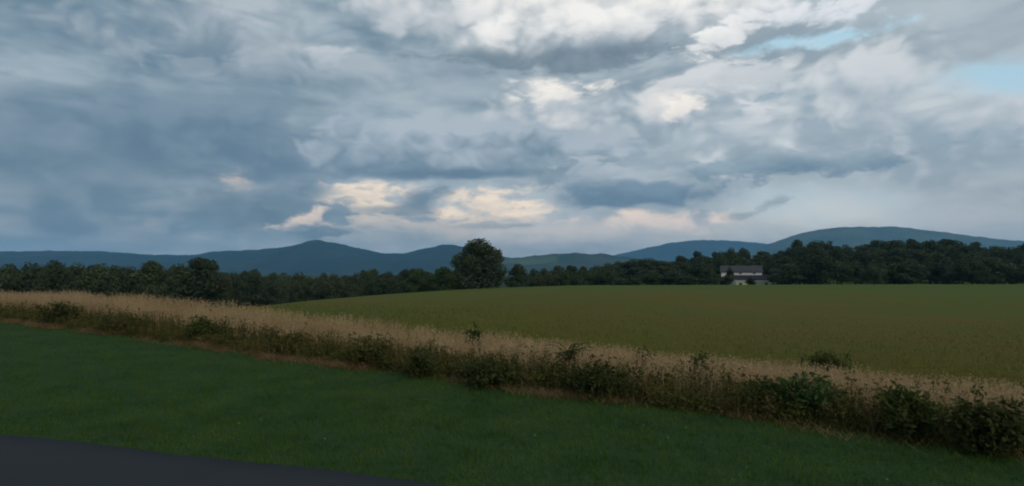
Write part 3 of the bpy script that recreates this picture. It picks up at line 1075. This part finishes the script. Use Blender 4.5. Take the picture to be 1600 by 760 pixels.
# --- leafy undergrowth in front of and among it
n = 5600
t = rng.uniform(-22, 30, n); s = rng.uniform(0.12, 1.9, n)
x, y = st_xy(s, t)
ok = in_view(x, y, 1.12)
x, y, s, t = x[ok], y[ok], s[ok], t[ok]
h = rng.uniform(0.30, 0.72, len(x)) * np.interp(t, [-8, -2, 6, 12], [0.95, 0.82, 0.88, 1.12]) * (1 + 0.5 * bumps(x, y, 1.3)) * np.clip(0.45 + s * 0.5, 0.4, 1.0)
parts = []
kk = 26
f = rng.uniform(0.08, 1, (len(x), kk))
aa = rng.uniform(0, 6.28, (len(x), kk)); ro = rng.uniform(0.02, 0.13, (len(x), kk)) * (1.15 - 0.5 * f)
z0 = gz(x, y)
LP = np.stack([x[:, None] + np.cos(aa) * ro, y[:, None] + np.sin(aa) * ro, z0[:, None] + f * h[:, None]], -1).reshape(-1, 3)
parts.append(leaves_np(LP, 0.036, aspect=0.42))
parts.append(blades('u', np.stack([x, y, z0], 1), h, np.full(len(x), 0.009), rng.uniform(0, 0.2, len(x)), None))
V, Ft = join(parts)
tag(obj('weeds', mesh_np('weeds', V, Ft, [M['weed']])), 'tangled leafy green weeds below the tall dry grass', 'weeds', kind='stuff')
print('weeds tris', len(Ft))
# --- olive half-dry grass standing among the weeds
M['olive'] = leaf_mat('olive_grass', (0.075, 0.072, 0.020), (0.19, 0.155, 0.048), 0.8, 0.3, 0.0, (0.27, 0.18, 0.085))
n2 = 30000
t = rng.uniform(-22, 30, n2); s = 0.25 + 3.4 * rng.uniform(0, 1, n2) ** 1.3
x, y = st_xy(s, t); ok = in_view(x, y, 1.12); x, y, s = x[ok], y[ok], s[ok]
ok = rng.uniform(0, 1, len(x)) < 0.62 + 0.55 * bumps(x + 4, y, 2.1)
x, y, s = x[ok], y[ok], s[ok]
hh = rng.uniform(0.28, 0.70, len(x)) * np.clip(0.55 + 0.4 * s, 0.5, 1.0)
V, Ft = blades('v', ground_pts(x, y), hh, rng.uniform(0.007, 0.014, len(x)), rng.uniform(0.05, 0.7, len(x)), None, segs=2)
tag(obj('olive_grass', mesh_np('olive_grass', V, Ft, [M['olive']])), 'half-dry olive grass standing between the weeds and the tan grass', 'tall grass', kind='stuff')

# --- rough field grass beyond the strip
n = 130000
dd = 12 * (40 / 12.0) ** rng.uniform(0, 1, n)
x = dd * rng.uniform(-0.95, 0.95, n); y = dd
s = s_of(x, y)
ok = (s > 4.3) & (rng.uniform(0, 1, n) < np.interp(dd, [12, 20, 40], [0.9, 0.6, 0.0]))
x, y = x[ok], y[ok]
sc_ = np.clip(y / 20.0, 0.8, 1.3)
V, Ft = blades('f', ground_pts(x, y), rng.uniform(0.06, 0.15, len(x)) * (1 + 0.4 * bumps(x, y, 4.0)), rng.uniform(0.012, 0.02, len(x)) * sc_, rng.uniform(0.2, 0.9, len(x)), None)
tag(obj('field_grass', mesh_np('field_grass', V, Ft, [M['field_blade']])), 'short olive grass of the field behind the weed strip', 'grass', kind='stuff')


# ================================================================== shrubs standing out of the strip
def shrub(name, label, px, base_py, top_py, wpx, mat, seed, leaf=0.045, n_leaf=700, stems=9, cat='shrub', upright=0.5, aspect=0.45, droop=0.0, s_min=0.3):
    r = np.random.default_rng(seed)
    p = ray_ground(px, base_py)
    depth = p.y
    h = (base_py - top_py) / F * depth
    w = wpx / F * depth
    root = empty(name, (p.x, p.y, float(gz(p.x, p.y))))
    tag(root, label, cat, 'shrubs and tall weeds standing out of the strip')
    paths, LPs = [], []
    for i in range(stems):
        a = r.uniform(0, 6.28); rr = r.uniform(0.15, 1) * w * 0.5
        hh = h * r.uniform(0.68, 1.0) * (1 - 0.30 * (rr / (w * 0.5)) ** 2)
        if i == 0:
            rr, hh = rr * 0.2, h
        bx, by = math.cos(a) * rr * (1 - upright) * 0.5, math.sin(a) * rr * (1 - upright) * 0.5
        tx, ty = math.cos(a) * rr, math.sin(a) * rr
        pts = [(bx, by, -0.03, 0.010), (bx + (tx - bx) * 0.35, by + (ty - by) * 0.35, hh * 0.5, 0.007), (tx, ty, hh * 0.97, 0.003)]
        paths.append(pts)
        nl = n_leaf // stems
        f = r.uniform(0.12, 1.0, nl) ** 0.8
        P0, P1, P2 = (np.array(q[:3]) for q in pts)
        Q = np.where((f < 0.5)[:, None], P0 + (P1 - P0) * (f * 2)[:, None], P1 + (P2 - P1) * ((f - 0.5) * 2)[:, None])
        off = r.normal(size=(nl, 3)) * np.array([1, 1, 0.6]) * w * 0.085
        off[:, 2] -= droop * np.abs(r.normal(size=nl)) * h
        LPs.append(Q + off)
    tv, tf = tubes_np(paths, 5)
    obj('stems', mesh_np('stems', tv, tf, [M['stem']], smooth=True), root)
    P = np.concatenate(LPs); P = P[P[:, 2] > 0.02]
    v, f = leaves_np(P, leaf, None, aspect=aspect, r=r)
    obj('foliage', mesh_np('foliage', v, f, [M[mat]]), root)
    return root


def frond_plant(label, px, base_py, top_py, seed):
    """young plant with arching feathered fronds from one stalk"""
    r = np.random.default_rng(seed)
    p = ray_ground(px, base_py)
    h = (base_py - top_py) / F * p.y
    root = empty('frond_plant', (p.x, p.y, float(gz(p.x, p.y))))
    tag(root, label, 'plant')
    hs = h * 0.68
    tv, tf = tubes_np([[(0, 0, -0.03, 0.016), (0.02, 0.0, hs * 0.5, 0.012), (0.0, 0.01, hs, 0.007)]], 6)
    obj('stalk', mesh_np('stalk', tv, tf, [M['stem']], smooth=True), root)
    nf = 11
    for i in range(nf):
        a = i * 2.4 + r.uniform(-0.3, 0.3)
        L = h * r.uniform(0.42, 0.60)
        z0 = hs * (0.70 + 0.30 * i / nf)
        el0 = r.uniform(0.55, 1.35)
        pts = []
        for k in range(9):
            f = k / 8.0
            e = el0 - 1.2 * f ** 1.5
            if k == 0:
                q = np.array([0, 0, z0])
            else:
                q = q + np.array([math.cos(a) * math.cos(e), math.sin(a) * math.cos(e), math.sin(e)]) * L / 8
            pts.append((q[0], q[1], q[2], 0.004 * (1 - f * 0.7)))
        v1, f1 = tubes_np([pts], 4)
        f1 = np.concatenate([f1[:, [0, 1, 2]], f1[:, [0, 2, 3]]])
        side = np.array([-math.sin(a), math.cos(a), -0.25])
        LV, LF, b0 = [], [], 0
        for k in range(1, 9):
            c = np.array(pts[k][:3]); fw = np.array(pts[k][:3]) - np.array(pts[k - 1][:3]); fw /= np.linalg.norm(fw)
            for sg in (-1, 1):
                sd_ = side * np.array([sg, sg, 1]); ll_ = L * 0.20 * (1 - 0.35 * k / 8)
                d_ = sd_ * 0.8 + fw * 0.5
                LV += [c, c + d_ * ll_ * 0.45 + fw * 0.032, c + d_ * ll_, c + d_ * ll_ * 0.45 - fw * 0.032]
                LF += [(b0, b0 + 1, b0 + 2), (b0, b0 + 2, b0 + 3)]; b0 += 4
        V, Ft = join([(v1, f1), (np.array(LV), np.array(LF))])
        obj('frond', mesh_np('frond', V, Ft, [M['dark_shrub']]), root)
    return root


frond_plant('young plant with feathered arching fronds standing above the dark bush right of centre', 890, 612, 524, 3)
shrub('weed_plant', 'green leafy weed standing alone above the tan grass below the big round tree', 741, 572, 504, 40, 'shrub', 11, 0.055, 420, 7, 'weed', 0.8)
shrub('dark_bush', 'widest blackish bush at the foot of the frond plant', 940, 626, 566, 120, 'dark_shrub', 12, 0.045, 1500, 20)
shrub('dark_bush', 'dark bush under the frond plant stalk, left of the widest blackish bush', 868, 612, 572, 60, 'dark_shrub', 32, 0.045, 700, 12)
shrub('leafy_bush', 'slim green bush between the widest dark bush and the tallest bush of the strip', 1006, 612, 542, 50, 'shrub', 13, 0.045, 450, 8, upright=0.7)
shrub('leafy_bush', 'tallest dark green bush right of centre with ragged top', 1095, 626, 548, 70, 'shrub', 14, 0.048, 900, 12, upright=0.65)
shrub('leafy_bush', "big bush with brighter green top just in front of the lone field bush", 1272, 664, 584, 120, 'shrub_green', 15, 0.05, 1600, 20)
shrub('dark_bush', 'blackish bush between the tallest bush and the big right-hand bush', 1200, 654, 592, 90, 'dark_shrub', 16, 0.045, 1100, 16)
shrub('brown_weed_plant', 'brownish upright weed left of the blackish right-hand bush', 1140, 640, 575, 44, 'weed', 17, 0.035, 420, 10, 'weed', 0.8)
shrub('leafy_bush', 'low dark bush standing alone in the field behind the strip at right', 1300, 584, 553, 80, 'shrub', 18, 0.06, 1100, 16)
shrub('leafy_bush', "dark green bush in the strip below the tall left tree", 322, 536, 492, 66, 'shrub', 19, 0.06, 900, 14)
shrub('leafy_bush', "olive-green low bush in the strip below the blue ridge's main peak", 452, 558, 522, 84, 'weed', 21, 0.05, 800, 14)
shrub('leafy_bush', 'olive-green broad bush midway along the left half of the strip', 575, 576, 526, 96, 'weed', 22, 0.05, 1000, 16)
shrub('dark_bush', 'dark bush left of the lone green weed, above brown cut grass', 655, 590, 544, 64, 'dark_shrub', 23, 0.05, 700, 14)
shrub('dark_bush', 'long low dark bush below the lone green weed', 760, 604, 560, 110, 'dark_shrub', 24, 0.05, 1200, 18)
shrub('leafy_bush', 'green bush at the far right edge of the strip', 1420, 690, 606, 110, 'shrub', 25, 0.05, 1400, 18)
shrub('dark_bush', 'dark bush at the very right edge of the frame', 1540, 716, 626, 120, 'dark_shrub', 26, 0.05, 1400, 18)
shrub('leafy_bush', 'olive-green bush near the left frame edge', 190, 522, 486, 80, 'weed', 27, 0.055, 700, 12)
shrub('dark_bush', 'low dark bush at the very left edge of the frame', 90, 510, 474, 60, 'dark_shrub', 28, 0.06, 700, 12)

# ------------------------------------------------------------------ haze in the valley air
bm = bmesh.new()
box(bm, -10000, 10000, -10000, 10000, -60, 490)
me = bpy.data.meshes.new('haze'); bm.to_mesh(me); bm.free()
hm = bpy.data.materials.new('haze'); hm.use_nodes = True
hm.node_tree.nodes.clear()
hN = NT(hm.node_tree)
ho = hN.node('ShaderNodeOutputMaterial'); hv = hN.node('ShaderNodeVolumePrincipled')
hv.inputs['Color'].default_value = (0.27, 0.62, 1.0, 1)
hv.inputs['Density'].default_value = 9.5e-5
hv.inputs['Anisotropy'].default_value = 0.0
hm.node_tree.links.new(hv.outputs[0], ho.inputs['Volume'])
me.materials.append(hm)
tag(obj('haze', me), 'thin blue haze over the valley and hills', 'haze', kind='stuff')
